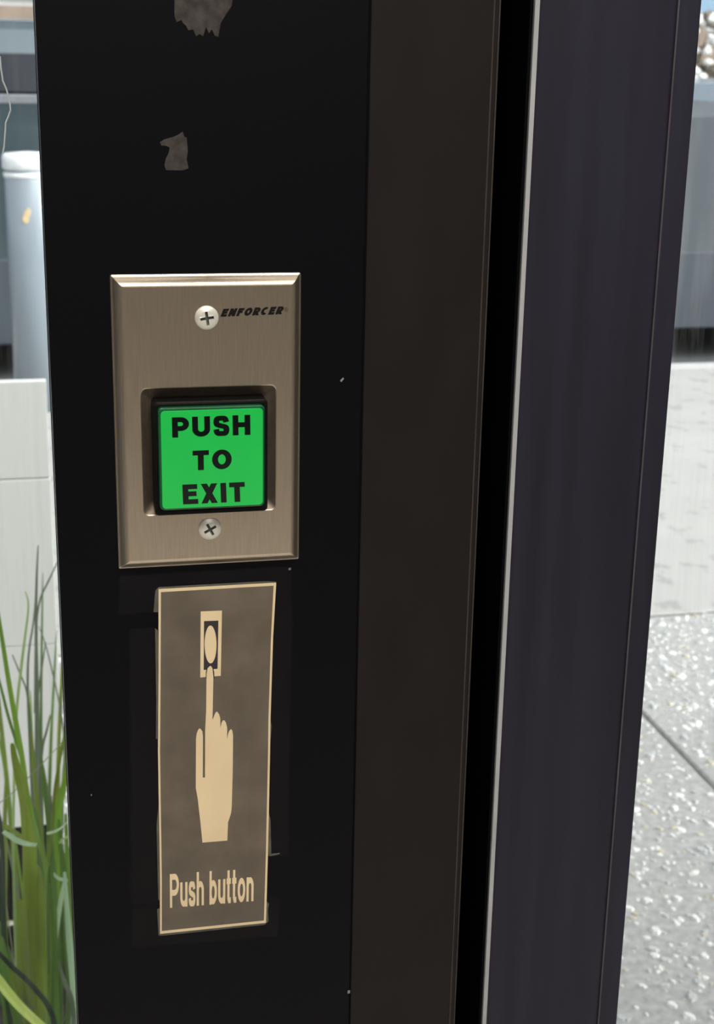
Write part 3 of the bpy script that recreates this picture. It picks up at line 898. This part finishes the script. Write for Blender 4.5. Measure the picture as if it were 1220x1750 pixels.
for k in range(70):
    a = rng.uniform(0, 2 * PI)
    r0 = rng.uniform(.0, .09)
    sx, sy = math.cos(a), math.sin(a)
    L = rng.uniform(.22, .52)
    out = rng.uniform(.04, .20)
    base = Vector((PX + r0 * sx, PY + r0 * sy, .262))
    tip = base + Vector((sx * out, sy * out * .8, L))
    if tip.y < .45 or (tip.z > .60 and tip.y < .95): continue
    mid = base.lerp(tip, .55) + Vector((-sx * out * .2, -sy * out * .2, L * .06))
    p3 = chaikin3([base, mid, tip], 3)
    w0 = rng.uniform(.003, .008)
    N = len(p3)
    blade(p3, [w0 * (1 - .9 * (i / (N - 1)) ** 2) for i in range(N)], rng.choice('eeogyd'), lean=rng.uniform(-.5, .5))

# ------------------------------------------------------------------ bollard
M_boll = mat('grey_blue_sleeve', (.25, .29, .325), rough=.22, spec=.5, scale=5, var=.10, stretch=(1, 1, .3))
M_bollw = mat('white_cap', (.80, .82, .83), rough=.4)
M_rust = mat('rust_patch', (.55, .42, .24), rough=.8, scale=30, var=.3)
bc = [(-0.0239,0.9475)]
BX, BZ = bc[0]
bol = tag(empty('bollard', (BX, 5.05, 0)), 'grey blue bollard with white rimmed top behind the white box', 'bollard')
bm = bmesh.new()
lathe(bm, [(.088, 0), (.088, BZ - .06), (.082, BZ - .055)], 40)
link('post', bm, M_boll, bol, smooth=True)
bm = bmesh.new()
lathe(bm, [(.084, BZ - .058), (.093, BZ - .052), (.093, BZ - .012), (.086, BZ), (.02, BZ + .006)], 40)
link('cap', bm, M_bollw, bol, smooth=True)
bm = bmesh.new()
lathe(bm, [(.086, BZ - .085), (.0905, BZ - .082), (.0905, BZ - .068), (.086, BZ - .065)], 40)
link('band', bm, M_bollw, bol, smooth=True)
bm = bmesh.new()
for (th, zz, r) in ((-98, BZ - .21, .012), (-101, BZ - .228, .013), (-95, BZ - .200, .010)):
    p = Vector((.0885 * math.cos(math.radians(th)), .0885 * math.sin(math.radians(th)), zz))
    bmesh.ops.create_icosphere(bm, subdivisions=2, radius=r, matrix=Matrix.Translation(p) @ Matrix.Diagonal((1, .12, 1.3, 1)))
link('rust_patch', bm, M_rust, bol)

# ------------------------------------------------------------------ parked cars
M_tyre = mat('tyre_rubber', (.012, .012, .013), rough=.85)
M_rim = mat('alloy_rim', (.55, .56, .58), rough=.3, metal=.8)
M_carglass = mat('dark_car_glass', (.018, .020, .026), rough=.06, spec=.14, scale=3, var=.1)
M_lampc = mat('car_lamp', (.75, .75, .73), rough=.1, spec=.7)
M_lampr = mat('red_lamp', (.35, .02, .02), rough=.15, spec=.6)
M_trimc = mat('dull_trim', (.22, .23, .25), rough=.4, metal=.4)
M_lowshade = mat('slate_lower_shade', (.045, .055, .068), rough=.6, scale=4, var=.15)
M_under = mat('dark_sill', (.02, .021, .023), rough=.8)

def arch(cx, r, n=10):
    return [(cx + r * math.cos(PI * k / n), .30 + r * math.sin(PI * k / n)) for k in range(n + 1)]

def car(name, loc, label, paint, hood=.93, belt=1.02, roof=1.46, length=4.5, flip=False, cab=(1.15, 1.75, 3.45, 4.2), wtop=.74):
    t = tag(empty(name, loc, PI if flip else 0), label, 'car')
    hw = .88
    L = length
    f, r = .85, L - .85
    prof = [(.08, .25), (f - .36, .25)] + [(x, z) for x, z in arch(f, .36)][::-1][0:0]
    prof = [(.06, .24)]
    prof += [(f - .36, .24)] + arch(f, .36)[::-1] + [(f + .36, .24), (r - .36, .24)] + arch(r, .36)[::-1] + [(r + .36, .24), (L - .06, .24)]
    prof += [(L, .42), (L - .02, .72), (L - .08, belt - .06), (L - .25, belt), (cab[3], belt + .01), (cab[0], belt), (cab[0] - .1, hood + .06), (.45, hood - .03), (.12, hood - .16), (.02, .62), (0, .42)]
    bm = bmesh.new()
    def sidewall(sgn):
        return [bm.verts.new((x, sgn * hw, z)) for x, z in prof]
    A, B = sidewall(-1), sidewall(1)
    bm.faces.new(A)
    bm.faces.new(B[::-1])
    bridge(bm, A, B)
    link('body', bm, paint, t, bevel=.035, seg=3)
    # cabin
    bm = bmesh.new()
    lo, hi = hw - .06, hw - .24
    c0, c1, c2, c3 = cab
    v = [bm.verts.new(p) for p in ((c0, -lo, belt), (c3, -lo, belt), (c3, lo, belt), (c0, lo, belt), (c1, -hi, roof), (c2, -hi, roof), (c2, hi, roof), (c1, hi, roof))]
    for q in ((0, 1, 5, 4), (1, 2, 6, 5), (2, 3, 7, 6), (3, 0, 4, 7), (4, 5, 6, 7), (3, 2, 1, 0)):
        bm.faces.new([v[i] for i in q])
    link('cabin', bm, paint, t, bevel=.05, seg=3)
    h = roof - belt
    def side(u, w, s):      # u along, w up (0..1) on the side glass plane
        xa, xb = c0 + (c1 - c0) * w, c3 + (c2 - c3) * w
        return Vector((xa + (xb - xa) * u, s * (lo + (hi - lo) * w + .004), belt + h * w))
    for s in (-1, 1):
        for u0, u1, w0, w1 in ((.10, .47, .06, wtop), (.50, .90, .06, wtop)):
            bm = bmesh.new()
            P = [side(u0 + (.02 if u0 < .2 else 0), w0, s), side(u1, w0, s), side(u1, w1, s), side(u0 + .02, w1, s)]
            a = [bm.verts.new(p) for p in P]
            b = [bm.verts.new(p - Vector((0, s * .02, 0))) for p in P]
            bm.faces.new(a); bm.faces.new(b[::-1]); bridge(bm, a, b)
            link('side_window', bm, M_carglass, t)
    for (xa, xb, nm) in ((c0, c1, 'windscreen'), (c3, c2, 'rear_window')):
        d = -.006 if nm == 'windscreen' else .006
        P = [Vector((xa + (xb - xa) * w + d, s * (lo + (hi - lo) * w - .10), belt + h * w + .004)) for w, s in ((.08, -1), (.08, 1), (.88, 1), (.88, -1))]
        bm = bmesh.new()
        a = [bm.verts.new(p) for p in P]
        b = [bm.verts.new(p - Vector((d * 3, 0, .01))) for p in P]
        bm.faces.new(a); bm.faces.new(b[::-1]); bridge(bm, a, b)
        link(nm, bm, M_carglass, t)
    for cx in (f, r):
        for s in (-1, 1):
            bm = bmesh.new()
            y = s * (hw - .12)
            lathe(bm, [(.19, -.05), (.21, -.095), (.30, -.10), (.325, -.07), (.325, .07), (.30, .10), (.21, .095), (.19, .05)], 28, 'y', (cx, y, .325))
            w = link('wheel', bm, M_tyre, t)
            bm = bmesh.new()
            lathe(bm, [(.20, -.05), (.20, .085), (.17, .095), (.06, .075), (.04, .10), (.01, .10)] if s > 0 else [(.20, .05), (.20, -.085), (.17, -.095), (.06, -.075), (.04, -.10), (.01, -.10)], 20, 'y', (cx, y, .325))
            link('rim', bm, M_rim, w)
    for s in (-1, 1):
        boxo('belt_trim', (c0 + .15, c3 - .1, s * (hw - .01) - .014, s * (hw - .01) + .014, belt - .030, belt + .008), M_trimc, t, bevel=.004)
    boxo('sill', (f + .37, r - .37, -hw + .015, hw - .015, .20, .27), M_under, t)
    for s in (-1, 1):
        boxo('lower_shade', (f + .42, r - .42, s * (hw + .002) - .012, s * (hw + .002) + .012, .17, .55), M_lowshade, t, bevel=.008)  # dark strips paint the shade on the lower body sides
        boxo('headlamp', (-.012, .10, s * .62 - .17, s * .62 + .17, .60, .72), M_lampc, t, bevel=.02)
        boxo('tail_lamp', (L - .10, L + .012, s * .62 - .17, s * .62 + .17, .68, .82), M_lampr, t, bevel=.02)
        boxo('wing_mirror', (c0 + .22, c0 + .38, s * (hw + .06) - .09, s * (hw + .06) + .09, belt + .02, belt + .14), paint, t, bevel=.03)
        for x in (c0 + 1.10, c0 + 2.10):
            boxo('door_handle', (x, x + .17, s * (hw + .008) - .015, s * (hw + .008) + .015, belt - .17, belt - .14), paint, t, bevel=.008)
    boxo('bumper_grille', (-.012, .05, -.42, .42, .36, .52), M_under, t)
    return t

P_teal = mat('dark_teal_paint', (.055, .080, .09), rough=.22, metal=.3, coat=.6, scale=2, var=.05)
P_grey = mat('blue_grey_paint', (.062, .072, .084), rough=.5, metal=.0, coat=.05, scale=2, var=.06)
P_pale = mat('pale_blue_paint', (.17, .21, .25), rough=.3, coat=.4, scale=2, var=.03)
car('parked_car', (-2.9, 7.0, -.12), 'dark teal car parked at the curb behind the bollard', P_teal, roof=1.56, belt=1.24, hood=1.06, cab=(.9, 1.45, 3.6, 4.3), wtop=.55)
car('parked_car', (1.66, 7.05, -.12), 'blue grey car with low bonnet parked right of the door', P_grey, hood=1.17, belt=1.22, roof=1.75, length=4.7, cab=(2.35, 2.95, 4.1, 4.6))
car('parked_car', (4.0, 11.9, -.12), 'pale blue car parked on the far side of the street', P_pale, hood=1.30, belt=1.34, roof=1.80, length=4.8, cab=(3.3, 3.6, 4.4, 4.75))

# ------------------------------------------------------------------ far side: blossom shrubs and building
M_bark = mat('brown_bark', (.09, .065, .045), rough=.95, scale=30, var=.3)
M_bloss = mat('white_blossom', (.85, .84, .82), rough=.8, scale=20, var=.05)
M_leafd = mat('grey_brown_twigs', (.20, .17, .14), rough=.9, scale=20, var=.3)
def shrub(x, y, w, h, seed, label):
    t = tag(empty('blossom_shrub', (x, y, 0)), label, 'shrub', 'blossom shrubs across the street')
    rg = random.Random(seed)
    bm = bmesh.new()
    for k in range(26):
        a = rg.uniform(0, 2 * PI)
        rr = rg.uniform(.1, w / 2)
        tube(bm, [(0.04 * math.cos(a), .04 * math.sin(a), 0), (rr * .4 * math.cos(a), rr * .4 * math.sin(a), h * .5), (rr * math.cos(a), rr * math.sin(a), h * rg.uniform(.7, 1))], [.025, .016, .006], 5)
    link('branches', bm, M_bark, t)
    for nm, m, cnt, rad in (('blossoms', M_bloss, 260, (.03, .075)), ('foliage', M_leafd, 160, (.04, .09))):
        bm = bmesh.new()
        for k in range(cnt):
            a = rg.uniform(0, 2 * PI)
            rr = w / 2 * math.sqrt(rg.uniform(0, 1))
            z = h * rg.uniform(.35, 1.05)
            bmesh.ops.create_icosphere(bm, subdivisions=1, radius=rg.uniform(*rad), matrix=Matrix.Translation((rr * math.cos(a), rr * math.sin(a), z)) @ Matrix.Diagonal((1, 1, rg.uniform(.5, 1), 1)))
        tag(link(nm, bm, m, t), kind='stuff')
shrub(6.9, 15.0, 1.6, 1.75, 1, 'white blossom shrub seen over the blue grey bonnet')
shrub(8.6, 15.2, 1.6, 1.75, 2, 'white blossom shrub farthest right across the street')
shrub(-.9, 15.1, 1.5, 1.40, 3, 'white blossom shrub behind the teal car')

M_brown = mat('brown_render', (.25, .19, .145), rough=.9, scale=3, var=.15)
M_pier = mat('grey_white_render', (.60, .60, .58), rough=.9, scale=2, var=.05)
M_blueglass = mat('blue_office_glass', (.18, .30, .42), rough=.06, spec=.8, scale=1, var=.1)
M_wframe = mat('grey_window_frame', (.30, .31, .32), rough=.5)
bld = tag(empty('office_building', (2, 18.0, 0)), 'brown and pale office building across the street with blue windows', 'building')
boxo('wall', (-16, 18, 0, 6, 0, 7.2), M_pier, bld)
boxo('base_band', (-16.02, 18.02, -.06, 0, 0, 1.85), M_brown, bld)
boxo('base_band', (-16.02, 18.02, -.06, 0, 3.5, 4.2), M_brown, bld)
boxo('cornice', (-16.1, 18.1, -.15, 6.1, 7.2, 7.45), M_brown, bld)
for zr in (1.95, 4.35):
    for k in range(16):
        x = -15.2 + k * 2.1
        w = empty('window', (x, -.04, zr))
        w.parent = bld
        bm = bmesh.new()
        for d in ((0, 1.6, 0, .06), (0, 1.6, 1.34, 1.4), (0, .06, .06, 1.34), (1.54, 1.6, .06, 1.34), (.77, .83, .06, 1.34)):
            box(bm, d[0], d[1], -.03, .06, d[2], d[3])
        link('frame', bm, M_wframe, w)
        boxo('pane', (.06, .77, 0, .03, .06, 1.34), M_blueglass, w)
        boxo('pane', (.83, 1.54, 0, .03, .06, 1.34), M_blueglass, w)
